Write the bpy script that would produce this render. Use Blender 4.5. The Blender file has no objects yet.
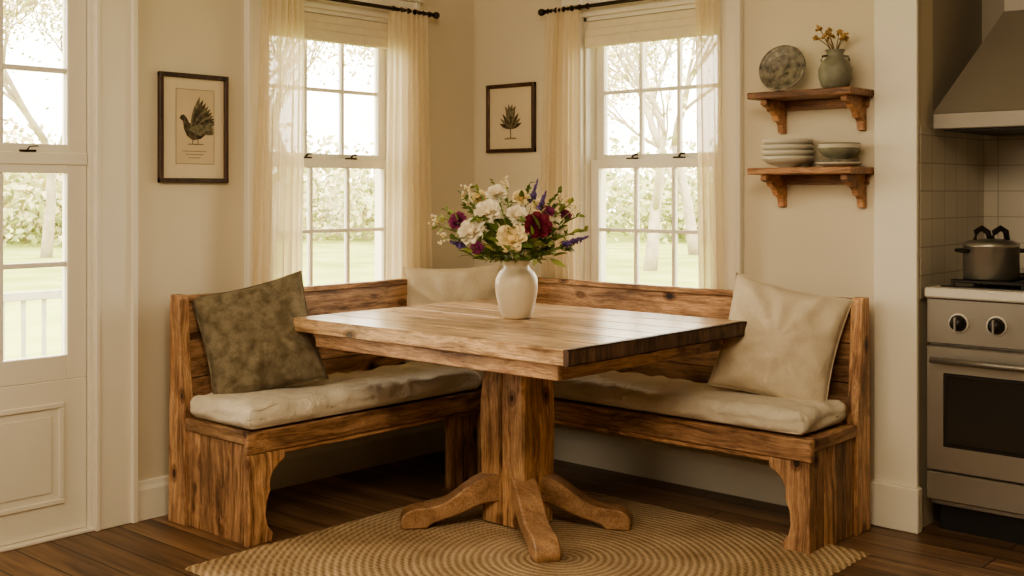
import bpy, bmesh, math, random
from mathutils import Vector, Matrix, noise
random.seed(7)
scene = bpy.context.scene
R = random.random
def U(a,b): return a+(b-a)*random.random()

# ------------------------------------------------------------------ materials
def newmat(name):
    m = bpy.data.materials.new(name); m.use_nodes = True
    nt = m.node_tree; nt.nodes.clear()
    out = nt.nodes.new('ShaderNodeOutputMaterial')
    return m, nt, out
def N(nt, t, **kw):
    n = nt.nodes.new(t)
    for k,v in kw.items():
        if k in n.inputs: n.inputs[k].default_value = v
        else: setattr(n,k,v)
    return n
def L(nt,a,b): nt.links.new(a,b)
def ramp(nt, stops):
    r = nt.nodes.new('ShaderNodeValToRGB')
    el = r.color_ramp.elements
    while len(el)>1: el.remove(el[0])
    el[0].position = stops[0][0]; el[0].color = tuple(stops[0][1])+(1,)
    for p,c in stops[1:]:
        e = el.new(p); e.color = tuple(c)+(1,)
    return r
def mixc(nt, mode, fac, a, b):
    m = nt.nodes.new('ShaderNodeMix'); m.data_type='RGBA'; m.blend_type=mode
    if hasattr(fac,'is_linked'): L(nt,fac,m.inputs[0])
    else: m.inputs[0].default_value = fac
    for s,i in ((a,6),(b,7)):
        if hasattr(s,'is_linked'): L(nt,s,m.inputs[i])
        else: m.inputs[i].default_value = tuple(s)+(1,)
    return m.outputs[2]
def bsdf(nt,out,rough=.5,metal=0,spec=.5):
    b = nt.nodes.new('ShaderNodeBsdfPrincipled')
    b.inputs['Roughness'].default_value=rough; b.inputs['Metallic'].default_value=metal
    b.inputs['Specular IOR Level'].default_value=spec
    L(nt,b.outputs[0],out.inputs[0]); return b
def plain(name,col,rough=.5,metal=0,var=.08,scale=8,bump=0,bscale=60,spec=.5):
    m,nt,out = newmat(name); b = bsdf(nt,out,rough,metal,spec)
    tc = N(nt,'ShaderNodeTexCoord')
    no = N(nt,'ShaderNodeTexNoise',Scale=scale,Detail=4.0); L(nt,tc.outputs['Object'],no.inputs['Vector'])
    c2 = tuple(max(0,c*(1-var*2)) for c in col); c1=tuple(min(1,c*(1+var)) for c in col)
    r = ramp(nt,[(.3,c2),(.7,c1)]); L(nt,no.outputs['Fac'],r.inputs[0]); L(nt,r.outputs[0],b.inputs['Base Color'])
    if bump:
        n2 = N(nt,'ShaderNodeTexNoise',Scale=bscale,Detail=3.0); L(nt,tc.outputs['Object'],n2.inputs['Vector'])
        bp = N(nt,'ShaderNodeBump',Strength=bump,Distance=.01); L(nt,n2.outputs['Fac'],bp.inputs['Height']); L(nt,bp.outputs[0],b.inputs['Normal'])
    return m
def wood(name, axis, dark, mid, light, rough=.5, gscale=1.0, knots=1.0, coat=0, blotch=.8, gx=42, bumps=.32):
    m,nt,out = newmat(name); b = bsdf(nt,out,rough)
    if coat: b.inputs['Coat Weight'].default_value=coat; b.inputs['Coat Roughness'].default_value=.25
    tc = N(nt,'ShaderNodeTexCoord'); at = N(nt,'ShaderNodeAttribute'); at.attribute_name='rnd'
    off = N(nt,'ShaderNodeVectorMath',operation='MULTIPLY'); L(nt,at.outputs['Fac'],off.inputs[0]); off.inputs[1].default_value=(13.1,27.3,19.7)
    ad = N(nt,'ShaderNodeVectorMath',operation='ADD'); L(nt,tc.outputs['Object'],ad.inputs[0]); L(nt,off.outputs[0],ad.inputs[1])
    wn = N(nt,'ShaderNodeTexNoise',Scale=3.0,Detail=2.0); L(nt,ad.outputs[0],wn.inputs['Vector'])
    ws = N(nt,'ShaderNodeVectorMath',operation='SCALE'); L(nt,wn.outputs['Color'],ws.inputs[0]); ws.inputs['Scale'].default_value=.07
    a2 = N(nt,'ShaderNodeVectorMath',operation='ADD'); L(nt,ad.outputs[0],a2.inputs[0]); L(nt,ws.outputs[0],a2.inputs[1])
    def mp(al,ac):
        s=[ac,ac,ac]; s[axis]=al
        q=N(nt,'ShaderNodeMapping'); q.inputs['Scale'].default_value=s; L(nt,a2.outputs[0],q.inputs['Vector']); return q.outputs[0]
    g1 = N(nt,'ShaderNodeTexNoise',Scale=gscale,Detail=7.0,Roughness=.66,Distortion=.4); L(nt,mp(2.4,gx),g1.inputs['Vector'])
    r1 = ramp(nt,[(.33,dark),(.45,mid),(.60,light)]); L(nt,g1.outputs['Fac'],r1.inputs[0])
    g2 = N(nt,'ShaderNodeTexNoise',Scale=gscale,Detail=5.0,Roughness=.7); L(nt,mp(7,210),g2.inputs['Vector'])
    r2 = ramp(nt,[(.38,(.44,.38,.32)),(.54,(1.05,1.05,1.05))]); L(nt,g2.outputs['Fac'],r2.inputs[0])
    c = mixc(nt,'MULTIPLY',.7,r1.outputs[0],r2.outputs[0])
    g3 = N(nt,'ShaderNodeTexNoise',Scale=3.4,Detail=6.0,Roughness=.65); L(nt,mp(1,2.0),g3.inputs['Vector'])
    r3 = ramp(nt,[(.36,(.40,.34,.29)),(.47,(.8,.76,.72)),(.58,(1.14,1.12,1.08))]); L(nt,g3.outputs['Fac'],r3.inputs[0])
    c = mixc(nt,'MULTIPLY',blotch,c,r3.outputs[0])
    vo = N(nt,'ShaderNodeTexVoronoi',Scale=1.0); L(nt,mp(5.0,7.5),vo.inputs['Vector'])
    r4 = ramp(nt,[(.0,(.04,.025,.018)),(.09,(.08,.05,.035)),(.12,(.6,.5,.42)),(.145,(.42,.33,.27)),(.21,(1,1,1))]); L(nt,vo.outputs['Distance'],r4.inputs[0])
    c = mixc(nt,'MULTIPLY',knots,c,r4.outputs[0])
    mr = N(nt,'ShaderNodeMapRange'); mr.inputs['To Min'].default_value=.68; mr.inputs['To Max'].default_value=1.25
    L(nt,at.outputs['Fac'],mr.inputs['Value'])
    hs = N(nt,'ShaderNodeHueSaturation'); hs.inputs['Saturation'].default_value=.89; L(nt,mr.outputs[0],hs.inputs['Value']); L(nt,c,hs.inputs['Color'])
    L(nt,hs.outputs[0],b.inputs['Base Color'])
    bp = N(nt,'ShaderNodeBump',Strength=bumps,Distance=.004); L(nt,g1.outputs['Fac'],bp.inputs['Height']); L(nt,bp.outputs[0],b.inputs['Normal'])
    return m
def fabric(name,c1,c2,scale=5,weave=350,bump=.3,det=4,wr=.5):
    m,nt,out = newmat(name); b = bsdf(nt,out,.95,0,.1)
    b.inputs['Sheen Weight'].default_value=.1
    tc = N(nt,'ShaderNodeTexCoord')
    no = N(nt,'ShaderNodeTexNoise',Scale=scale,Detail=det,Roughness=.65); L(nt,tc.outputs['Object'],no.inputs['Vector'])
    r = ramp(nt,[(.40,c1),(.60,c2)]); L(nt,no.outputs['Fac'],r.inputs[0])
    w = N(nt,'ShaderNodeTexNoise',Scale=weave,Detail=2.0); L(nt,tc.outputs['Object'],w.inputs['Vector'])
    rw = ramp(nt,[(.3,(.8,.8,.8)),(.7,(1.08,1.08,1.08))]); L(nt,w.outputs['Fac'],rw.inputs[0])
    L(nt,mixc(nt,'MULTIPLY',.6,r.outputs[0],rw.outputs[0]),b.inputs['Base Color'])
    n3 = N(nt,'ShaderNodeTexNoise',Scale=9.0,Detail=3.0,Distortion=1.2); L(nt,tc.outputs['Object'],n3.inputs['Vector'])
    b1 = N(nt,'ShaderNodeBump',Strength=wr,Distance=.03); L(nt,n3.outputs['Fac'],b1.inputs['Height'])
    bp = N(nt,'ShaderNodeBump',Strength=bump,Distance=.003); L(nt,w.outputs['Fac'],bp.inputs['Height']); L(nt,b1.outputs[0],bp.inputs['Normal']); L(nt,bp.outputs[0],b.inputs['Normal'])
    return m

WD,WM,WL=(.13,.060,.025),(.38,.190,.080),(.60,.345,.165)
BX=wood('bench_wood_x',0,WD,WM,WL,.48); BY=wood('bench_wood_y',1,WD,WM,WL,.48); BZ=wood('bench_wood_z',2,WD,WM,WL,.48)
TX=wood('table_wood_x',0,(.25,.125,.052),(.53,.32,.155),(.72,.49,.275),.28,1.0,.85,.3)
TXE=wood('table_edge_wood',0,(.15,.068,.028),(.41,.22,.098),(.61,.37,.185),.4,1.0,.8)
TF=wood('table_foot_wood',0,(.28,.145,.062),(.36,.19,.082),(.46,.26,.12),.38,1.0,.35,0,.45,26,.12)
TZ=wood('table_wood_z',2,(.15,.068,.028),(.44,.23,.095),(.65,.39,.185),.42,.8,1)
TE=wood('table_end_grain',2,(.03,.014,.007),(.08,.036,.016),(.17,.08,.035),.5,1,.5)
TY=wood('table_wood_y',1,(.12,.052,.02),(.33,.17,.068),(.52,.29,.13),.45)
SH=wood('shelf_wood',0,(.14,.055,.022),(.37,.165,.066),(.52,.26,.115),.45,1,.3)
DKF=wood('frame_wood',2,(.035,.015,.008),(.075,.032,.016),(.11,.05,.025),.4,1,0)
WALL=plain('wall_paint',(.68,.605,.47),.85,0,.02,1.5,.06,120,.2)
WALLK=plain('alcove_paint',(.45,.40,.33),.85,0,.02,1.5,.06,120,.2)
CEIL=plain('ceiling_paint',(.74,.68,.57),.9)
TRIM=plain('trim_paint',(.80,.75,.64),.45,0,.015,2)
STEEL=plain('stainless_steel',(.36,.335,.30),.36,.8,.05,3)
HOODM=plain('hood_steel',(.27,.24,.20),.42,.4,.03,3)
DARKM=plain('black_iron',(.02,.018,.016),.4,.3,.1,10)
BRONZE=plain('bronze_metal',(.05,.036,.024),.4,.7,.1,10)
BLACKG=plain('black_glass',(.02,.018,.017),.12,0,.05,4)
PANEL=plain('range_white_enamel',(.66,.62,.54),.35,0,.01,4)
CUSH=fabric('cushion_linen',(.66,.59,.475),(.74,.67,.55))
PILB=fabric('pillow_linen',(.64,.545,.41),(.70,.605,.465),5,350,.3,4,.35)
PILG=fabric('pillow_olive_jacquard',(.15,.12,.075),(.26,.215,.145),20,220,.6,8)
CREAM=plain('cream_ceramic',(.64,.545,.40),.40,0,.03,6)
WHITEC=plain('white_ceramic',(.60,.56,.47),.3,0,.03,6)
SAGE=plain('sage_ceramic',(.22,.21,.155),.5,0,.15,22)
GREYP=plain('patterned_plate_glaze',(.24,.21,.155),.4,0,.40,38)
PAPER=plain('print_paper',(.60,.48,.32),.8,0,.05,5)
MATB=plain('picture_mat',(.66,.56,.40),.85,0,.02,5)
INK=plain('print_ink_dark',(.10,.075,.045),.9,0,.4,60)
INK2=plain('print_ink_green',(.19,.165,.10),.9,0,.3,60)
LINE=plain('print_line',(.3,.24,.15),.9)

def glassmat():
    m,nt,out=newmat('window_glass')
    t=N(nt,'ShaderNodeBsdfTransparent'); g=N(nt,'ShaderNodeBsdfGlossy',Roughness=.02)
    no=N(nt,'ShaderNodeFresnel',IOR=1.25)
    mx=N(nt,'ShaderNodeMixShader'); L(nt,no.outputs[0],mx.inputs[0]); L(nt,t.outputs[0],mx.inputs[1]); L(nt,g.outputs[0],mx.inputs[2]); L(nt,mx.outputs[0],out.inputs[0])
    return m
GLASS=glassmat()
def curtainmat():
    m,nt,out=newmat('sheer_linen')
    tc=N(nt,'ShaderNodeTexCoord'); w=N(nt,'ShaderNodeTexNoise',Scale=260.0,Detail=2.0); L(nt,tc.outputs['Object'],w.inputs['Vector'])
    r=ramp(nt,[(.3,(.84,.72,.53)),(.7,(.93,.84,.67))]); L(nt,w.outputs['Fac'],r.inputs[0])
    d=N(nt,'ShaderNodeBsdfDiffuse'); t=N(nt,'ShaderNodeBsdfTranslucent'); p=N(nt,'ShaderNodeBsdfTransparent')
    L(nt,r.outputs[0],d.inputs[0]); L(nt,r.outputs[0],t.inputs[0])
    m1=N(nt,'ShaderNodeMixShader'); m1.inputs[0].default_value=.5; L(nt,d.outputs[0],m1.inputs[1]); L(nt,t.outputs[0],m1.inputs[2])
    m2=N(nt,'ShaderNodeMixShader'); m2.inputs[0].default_value=.12; L(nt,m1.outputs[0],m2.inputs[1]); L(nt,p.outputs[0],m2.inputs[2])
    L(nt,m2.outputs[0],out.inputs[0]); return m
SHEER=curtainmat()
SHADE=plain('roman_shade_linen',(.76,.67,.50),.9,0,.03,20)

def tilemat():
    m,nt,out=newmat('backsplash_tile'); b=bsdf(nt,out,.25)
    tc=N(nt,'ShaderNodeTexCoord'); s=N(nt,'ShaderNodeSeparateXYZ'); L(nt,tc.outputs['Object'],s.inputs[0])
    a=N(nt,'ShaderNodeMath',operation='SUBTRACT'); L(nt,s.outputs[0],a.inputs[0]); L(nt,s.outputs[1],a.inputs[1])
    c=N(nt,'ShaderNodeCombineXYZ'); L(nt,a.outputs[0],c.inputs[0]); L(nt,s.outputs[2],c.inputs[1])
    br=N(nt,'ShaderNodeTexBrick',Scale=1.0); br.offset=0
    br.inputs['Brick Width'].default_value=.12; br.inputs['Row Height'].default_value=.105; br.inputs['Mortar Size'].default_value=.0022
    br.inputs['Color1'].default_value=(.62,.57,.48,1); br.inputs['Color2'].default_value=(.57,.52,.44,1); br.inputs['Mortar'].default_value=(.40,.36,.30,1)
    L(nt,c.outputs[0],br.inputs['Vector']); L(nt,br.outputs['Color'],b.inputs['Base Color'])
    bp=N(nt,'ShaderNodeBump',Strength=.3,Distance=.003); bp.invert=True; L(nt,br.outputs['Fac'],bp.inputs['Height']); L(nt,bp.outputs[0],b.inputs['Normal'])
    return m
TILE=tilemat()
def floormat():
    m,nt,out=newmat('floor_planks'); b=bsdf(nt,out,.42)
    tc=N(nt,'ShaderNodeTexCoord')
    br=N(nt,'ShaderNodeTexBrick',Scale=1.0); br.offset=.37
    br.inputs['Brick Width'].default_value=1.6; br.inputs['Row Height'].default_value=.13; br.inputs['Mortar Size'].default_value=.003
    br.inputs['Color1'].default_value=(.0,.0,.0,1); br.inputs['Color2'].default_value=(1,1,1,1); br.inputs['Mortar'].default_value=(.5,.5,.5,1)
    L(nt,tc.outputs['Object'],br.inputs['Vector'])
    mp=N(nt,'ShaderNodeMapping'); mp.inputs['Scale'].default_value=(1.5,22,1)
    sc=N(nt,'ShaderNodeVectorMath',operation='SCALE'); sc.inputs['Scale'].default_value=7.0; L(nt,br.outputs['Color'],sc.inputs[0])
    ad=N(nt,'ShaderNodeVectorMath',operation='ADD'); L(nt,tc.outputs['Object'],ad.inputs[0]); L(nt,sc.outputs[0],ad.inputs[1]); L(nt,ad.outputs[0],mp.inputs['Vector'])
    no=N(nt,'ShaderNodeTexNoise',Scale=1.0,Detail=7.0,Roughness=.6,Distortion=.4); L(nt,mp.outputs[0],no.inputs['Vector'])
    r=ramp(nt,[(.3,(.085,.046,.024)),(.5,(.20,.113,.060)),(.7,(.31,.185,.10))]); L(nt,no.outputs['Fac'],r.inputs[0])
    rv=ramp(nt,[(0,(.65,.65,.65)),(1,(1.15,1.15,1.15))]); L(nt,br.outputs['Color'],rv.inputs[0])
    c=mixc(nt,'MULTIPLY',1.0,r.outputs[0],rv.outputs[0])
    c=mixc(nt,'MIX',br.outputs['Fac'],c,(.012,.006,.003))
    L(nt,c,b.inputs['Base Color'])
    bp=N(nt,'ShaderNodeBump',Strength=.3,Distance=.004); bp.invert=True; L(nt,br.outputs['Fac'],bp.inputs['Height']); L(nt,bp.outputs[0],b.inputs['Normal'])
    return m
FLOOR=floormat()
RC=(1.52,-1.15)
def rugmat():
    m,nt,out=newmat('jute_braid'); b=bsdf(nt,out,.95,0,.1)
    tc=N(nt,'ShaderNodeTexCoord'); mp=N(nt,'ShaderNodeMapping'); mp.inputs['Location'].default_value=(-RC[0],-RC[1],0); L(nt,tc.outputs['Object'],mp.inputs['Vector'])
    s=N(nt,'ShaderNodeSeparateXYZ'); L(nt,mp.outputs[0],s.inputs[0])
    ln=N(nt,'ShaderNodeVectorMath',operation='LENGTH')
    cx=N(nt,'ShaderNodeCombineXYZ'); L(nt,s.outputs[0],cx.inputs[0]); L(nt,s.outputs[1],cx.inputs[1]); L(nt,cx.outputs[0],ln.inputs[0])
    ang=N(nt,'ShaderNodeMath',operation='ARCTAN2'); L(nt,s.outputs[1],ang.inputs[0]); L(nt,s.outputs[0],ang.inputs[1])
    fr=N(nt,'ShaderNodeMath',operation='MULTIPLY'); L(nt,ln.outputs['Value'],fr.inputs[0]); fr.inputs[1].default_value=2*math.pi/.026
    sn=N(nt,'ShaderNodeMath',operation='SINE'); L(nt,fr.outputs[0],sn.inputs[0])
    ar=N(nt,'ShaderNodeMath',operation='MULTIPLY'); L(nt,ang.outputs[0],ar.inputs[0]); ar.inputs[1].default_value=130
    ph=N(nt,'ShaderNodeMath',operation='ADD'); L(nt,ar.outputs[0],ph.inputs[0]); L(nt,fr.outputs[0],ph.inputs[1])
    s2=N(nt,'ShaderNodeMath',operation='SINE'); L(nt,ph.outputs[0],s2.inputs[0])
    h=N(nt,'ShaderNodeMath',operation='MULTIPLY_ADD'); L(nt,s2.outputs[0],h.inputs[0]); h.inputs[1].default_value=.35; L(nt,sn.outputs[0],h.inputs[2])
    no=N(nt,'ShaderNodeTexNoise',Scale=110.0,Detail=4.0); L(nt,tc.outputs['Object'],no.inputs['Vector'])
    h2=N(nt,'ShaderNodeMath',operation='MULTIPLY_ADD'); L(nt,no.outputs['Fac'],h2.inputs[0]); h2.inputs[1].default_value=3.4; L(nt,h.outputs[0],h2.inputs[2])
    mr=N(nt,'ShaderNodeMapRange'); mr.inputs['From Min'].default_value=-.2; mr.inputs['From Max'].default_value=3.5; L(nt,h2.outputs[0],mr.inputs['Value'])
    r=ramp(nt,[(0,(.22,.145,.085)),(.4,(.42,.30,.18)),(1,(.63,.48,.315))]); L(nt,mr.outputs[0],r.inputs[0])
    n2=N(nt,'ShaderNodeTexNoise',Scale=5.0,Detail=3.0); L(nt,tc.outputs['Object'],n2.inputs['Vector'])
    r2=ramp(nt,[(.3,(.72,.68,.64)),(.7,(1.08,1.08,1.08))]); L(nt,n2.outputs['Fac'],r2.inputs[0])
    L(nt,mixc(nt,'MULTIPLY',.9,r.outputs[0],r2.outputs[0]),b.inputs['Base Color'])
    bp=N(nt,'ShaderNodeBump',Strength=.8,Distance=.006); L(nt,mr.outputs[0],bp.inputs['Height']); L(nt,bp.outputs[0],b.inputs['Normal'])
    return m
RUG=rugmat()

# ------------------------------------------------------------------ mesh builder
class MB:
    def __init__(s,name): s.name=name; s.v=[]; s.f=[]; s.m=[]; s.r=[]; s.sm=[]; s.mats=[]
    def mi(s,mat):
        if mat not in s.mats: s.mats.append(mat)
        return s.mats.index(mat)
    def add(s,vs,fs,mat,rnd=None,smooth=False,M=None):
        if rnd is None: rnd=random.random()
        o=len(s.v)
        for v in vs:
            v=Vector(v); s.v.append(M@v if M else v)
        k=s.mi(mat)
        for f in fs: s.f.append([i+o for i in f]); s.m.append(k); s.r.append(rnd); s.sm.append(smooth)
    def bm(s,bm,mat,rnd=None,smooth=False,M=None):
        bm.verts.index_update()
        s.add([v.co.copy() for v in bm.verts],[[v.index for v in f.verts] for f in bm.faces],mat,rnd,smooth,M); bm.free()
    def box(s,x0,x1,y0,y1,z0,z1,mat,bev=.002,rnd=None,M=None,seg=1):
        b=bmesh.new(); bmesh.ops.create_cube(b,size=1)
        for v in b.verts: v.co=Vector(((x0+x1)/2+v.co.x*(x1-x0),(y0+y1)/2+v.co.y*(y1-y0),(z0+z1)/2+v.co.z*(z1-z0)))
        if bev: bmesh.ops.bevel(b,geom=b.edges[:],offset=bev,segments=seg,affect='EDGES',profile=.5)
        s.bm(b,mat,rnd,False,M)
    def prism(s,pts,fn,a0,a1,mat,bev=.002,rnd=None,M=None,seg=1):
        b=bmesh.new(); n=len(pts)
        v0=[b.verts.new(fn(p,q,a0)) for p,q in pts]; v1=[b.verts.new(fn(p,q,a1)) for p,q in pts]
        b.faces.new(v0); b.faces.new(v1[::-1])
        for i in range(n): b.faces.new((v0[i],v1[i],v1[(i+1)%n],v0[(i+1)%n]))
        bmesh.ops.recalc_face_normals(b,faces=b.faces[:])
        if bev:
            es=[e for e in b.edges if (e.verts[0] in v0)==(e.verts[1] in v0)]
            bmesh.ops.bevel(b,geom=es,offset=bev,segments=seg,affect='EDGES')
        s.bm(b,mat,rnd,False,M)
    def lathe(s,prof,c,mat,seg=36,M=None,smooth=True,rnd=None):
        vs=[];fs=[];n=len(prof)
        for r,z in prof:
            for j in range(seg):
                a=2*math.pi*j/seg; vs.append((c[0]+r*math.cos(a),c[1]+r*math.sin(a),c[2]+z))
        for i in range(n-1):
            for j in range(seg):
                k=(j+1)%seg; fs.append((i*seg+j,i*seg+k,(i+1)*seg+k,(i+1)*seg+j))
        s.add(vs,fs,mat,rnd,smooth,M)
    def tube(s,pts,rad,mat,seg=8,rnd=None,M=None):
        pts=[Vector(p) for p in pts]; n=len(pts); rads=rad if isinstance(rad,(list,tuple)) else [rad]*n
        vs=[];fs=[]
        for i,p in enumerate(pts):
            d=(pts[min(i+1,n-1)]-pts[max(i-1,0)]).normalized()
            u=d.cross(Vector((0,0,1)) if abs(d.z)<.9 else Vector((1,0,0))).normalized(); w=d.cross(u)
            for j in range(seg):
                a=2*math.pi*j/seg; vs.append(p+(u*math.cos(a)+w*math.sin(a))*rads[i])
        for i in range(n-1):
            for j in range(seg):
                k=(j+1)%seg; fs.append((i*seg+j,i*seg+k,(i+1)*seg+k,(i+1)*seg+j))
        fs.append(list(range(seg))[::-1]); fs.append([(n-1)*seg+j for j in range(seg)])
        s.add(vs,fs,mat,rnd,True,M)
    def ball(s,c,r,mat,sub=2,sc=(1,1,1),M=None,rnd=None):
        b=bmesh.new(); bmesh.ops.create_icosphere(b,subdivisions=sub,radius=1)
        for v in b.verts: v.co=Vector((c[0]+v.co.x*r*sc[0],c[1]+v.co.y*r*sc[1],c[2]+v.co.z*r*sc[2]))
        s.bm(b,mat,rnd,True,M)
    def grid(s,fn,nu,nv,mat,smooth=True,rnd=None,M=None):
        vs=[fn(i/nu,j/nv) for i in range(nu+1) for j in range(nv+1)]
        fs=[(i*(nv+1)+j,(i+1)*(nv+1)+j,(i+1)*(nv+1)+j+1,i*(nv+1)+j+1) for i in range(nu) for j in range(nv)]
        s.add(vs,fs,mat,rnd,smooth,M)
    def done(s,parent=None):
        me=bpy.data.meshes.new(s.name); me.from_pydata([tuple(v) for v in s.v],[],s.f)
        for m in s.mats: me.materials.append(m)
        me.polygons.foreach_set('material_index',s.m); me.polygons.foreach_set('use_smooth',s.sm)
        a=me.attributes.new('rnd','FLOAT','FACE'); a.data.foreach_set('value',s.r)
        me.update(); o=bpy.data.objects.new(s.name,me); scene.collection.objects.link(o)
        if parent: o.parent=parent
        return o

# ------------------------------------------------------------------ room shell
CZ=2.7; XM=5.6; YM=-6.0
f=MB('floor'); f.box(-.15,XM+.15,YM-.15,.8,-.12,0,FLOOR,0); f.done()
f=MB('ceiling'); f.box(-.15,XM+.15,YM-.15,.8,CZ,CZ+.12,CEIL,0); f.done()
DY0,DY1,DZ=-2.95,-2.035,2.10
LY0,LY1=-1.27,-.51; WZ0,WZ1=.74,2.06
RX0,RX1=.70,1.44
w=MB('wall_left')
for a,b_,c,d in ((YM,DY0,0,CZ),(DY0,DY1,DZ,CZ),(DY1,LY0,0,CZ),(LY0,LY1,0,WZ0),(LY0,LY1,WZ1,CZ),(LY1,.15,0,CZ)):
    w.box(-.15,0,a,b_,c,d,WALL,0)
w.done()
w=MB('wall_right')
for a,b_,c,d in ((0,RX0,0,CZ),(RX0,RX1,0,WZ0),(RX0,RX1,WZ1,CZ),(RX1,2.12,0,CZ)):
    w.box(a,b_,0,.15,c,d,WALL,0)
w.box(2.12,2.275,0,.15,0,CZ,WALL,0)
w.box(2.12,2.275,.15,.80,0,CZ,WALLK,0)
w.done()
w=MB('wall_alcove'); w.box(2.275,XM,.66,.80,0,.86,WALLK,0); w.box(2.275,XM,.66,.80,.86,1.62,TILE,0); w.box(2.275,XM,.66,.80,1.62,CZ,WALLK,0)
w.box(2.2745,2.283,.02,.66,.86,1.5,TILE,0)
w.done()
w=MB('wall_east'); w.box(XM,XM+.15,YM,.8,0,CZ,WALL,0); w.done()
w=MB('wall_south'); w.box(-.15,XM+.15,YM-.15,YM,0,CZ,WALL,0); w.done()

def baseboard(name,horiz,a0,a1,plane=0,h=.15):
    b=MB(name)
    pr=[(0,0),(.020,0),(.020,h-.035),(.014,h-.02),(.012,h-.004),(.004,h),(0,h)]
    if horiz=='L': b.prism(pr,lambda p,q,a:(plane+p,a,q),a0,a1,TRIM,0)
    else: b.prism(pr,lambda p,q,a:(a,plane-p,q),a0,a1,TRIM,0)
    return b.done()
baseboard('baseboard_left','L',-1.87,-.02)
baseboard('baseboard_right','R',0,2.105)
t=MB('trim_pilaster')
t.box(2.118,2.285,-.022,0,0,CZ,TRIM,.003)
t.box(2.105,2.298,-.045,-.001,0,.165,TRIM,.004)
t.done()

def casing(name,plane,a0,a1,z0,z1,cw=.095,sill=True):
    c=MB(name)
    def bx(p0,p1,d0,d1,q0,q1,bev=.003):
        if plane=='L': c.box(d0,d1,p0,p1,q0,q1,TRIM,bev)
        else: c.box(p0,p1,-d1,-d0,q0,q1,TRIM,bev)
    bx(a0-cw,a0,0,.022,z0,z1+cw); bx(a1,a1+cw,0,.022,z0,z1+cw); bx(a0,a1,0,.022,z1,z1+cw)
    bx(a0-cw-.012,a0-cw+.012,0,.034,z0,z1+cw); bx(a1+cw-.012,a1+cw+.012,0,.034,z0,z1+cw); bx(a0-cw-.02,a1+cw+.02,0,.045,z1+cw,z1+cw+.03)
    bx(a0-.012,a0+.006,0,.028,z0,z1); bx(a1-.006,a1+.012,0,.028,z0,z1)
    bx(a0,a0+.018,-.15,0,z0,z1,0); bx(a1-.018,a1,-.15,0,z0,z1,0); bx(a0,a1,-.15,0,z1-.018,z1,0)
    if sill:
        bx(a0-cw-.02,a1+cw+.02,-.15,.05,z0-.03,z0); bx(a0-cw,a1+cw,0,.018,z0-.11,z0-.03)
    return c.done()
def sash(mb,plane,a0,a1,z0,z1,dep,cols,rows,st=.045,bot=.06,top=.04,mt=.016,th=.035):
    def bx(p0,p1,q0,q1,d0=dep,d1=dep+th,mat=TRIM,bev=.003):
        if plane=='L': mb.box(d0,d1,p0,p1,q0,q1,mat,bev)
        else: mb.box(p0,p1,-d1,-d0,q0,q1,mat,bev)
    bx(a0,a0+st,z0,z1); bx(a1-st,a1,z0,z1); bx(a0+st,a1-st,z0,z0+bot); bx(a0+st,a1-st,z1-top,z1)
    g0,g1,h0,h1=a0+st,a1-st,z0+bot,z1-top
    for i in range(1,cols):
        x=g0+(g1-g0)*i/cols; bx(x-mt/2,x+mt/2,h0,h1,dep+.004,dep+th-.004)
    for i in range(1,rows):
        z=h0+(h1-h0)*i/rows; bx(g0,g1,z-mt/2,z+mt/2,dep+.005,dep+th-.005)
    bx(g0,g1,h0,h1,dep+th/2-.002,dep+th/2+.002,GLASS,0)
def window(idx,plane,a0,a1):
    casing('trim_%d'%idx,plane,a0,a1,WZ0,WZ1)
    m=MB('window_%d'%idx); mid=1.385
    sash(m,plane,a0+.019,a1-.019,WZ0+.001,mid+.018,-.065,3,2)
    sash(m,plane,a0+.019,a1-.019,mid-.018,WZ1-.019,-.105,3,2)
    for fx in (.33,.67):
        p=a0+(a1-a0)*fx
        if plane=='L': m.box(-.062,-.032,p-.025,p+.025,mid+.018,mid+.026,BRONZE,.002); m.tube([(-.045,p,mid+.026),(-.045,p+.008,mid+.038),(-.045,p+.03,mid+.04)],.005,BRONZE)
        else: m.box(p-.025,p+.025,.032,.062,mid+.018,mid+.026,BRONZE,.002); m.tube([(p,.045,mid+.026),(p+.008,.045,mid+.038),(p+.03,.045,mid+.04)],.005,BRONZE)
    m.done()
window(1,'L',LY0,LY1); window(2,'R',RX0,RX1)
# door
casing('trim_3','L',DY0,DY1,0,DZ,.15,False)
d=MB('door_1')
a0,a1=DY0+.02,DY1-.02
sash(d,'L',a0,a1,1.39,DZ-.02,-.06,3,2,.075,.04,.11,.018,.042)
sash(d,'L',a0,a1,.57,1.37,-.06,3,2,.075,.09,.045,.018,.042)
d.box(-.065,-.012,a0,a1,1.355,1.40,TRIM,.003)
d.box(-.06,-.018,a0,a1,.012,.57,TRIM,.003)
p0,p1,q0,q1=a0+.09,a1-.09,.12,.49
d.box(-.0185,-.010,p0,p1,q1-.02,q1,TRIM,.003); d.box(-.0185,-.010,p0,p1,q0,q0+.02,TRIM,.003)
d.box(-.0185,-.010,p0,p0+.02,q0+.021,q1-.021,TRIM,.003); d.box(-.0185,-.010,p1-.02,p1,q0+.021,q1-.021,TRIM,.003)
d.box(-.0185,-.014,p0+.045,p1-.045,q0+.045,q1-.045,TRIM,.003)
d.box(-.035,-.008,-2.31,-2.25,1.40,1.408,BRONZE,.002); d.tube([(-.022,-2.28,1.408),(-.022,-2.27,1.42),(-.022,-2.24,1.422)],.005,BRONZE)
d.done()
t=MB('trim_threshold'); t.box(-.15,.01,DY0,DY1,0,.011,TRIM,.002); t.done()

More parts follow.
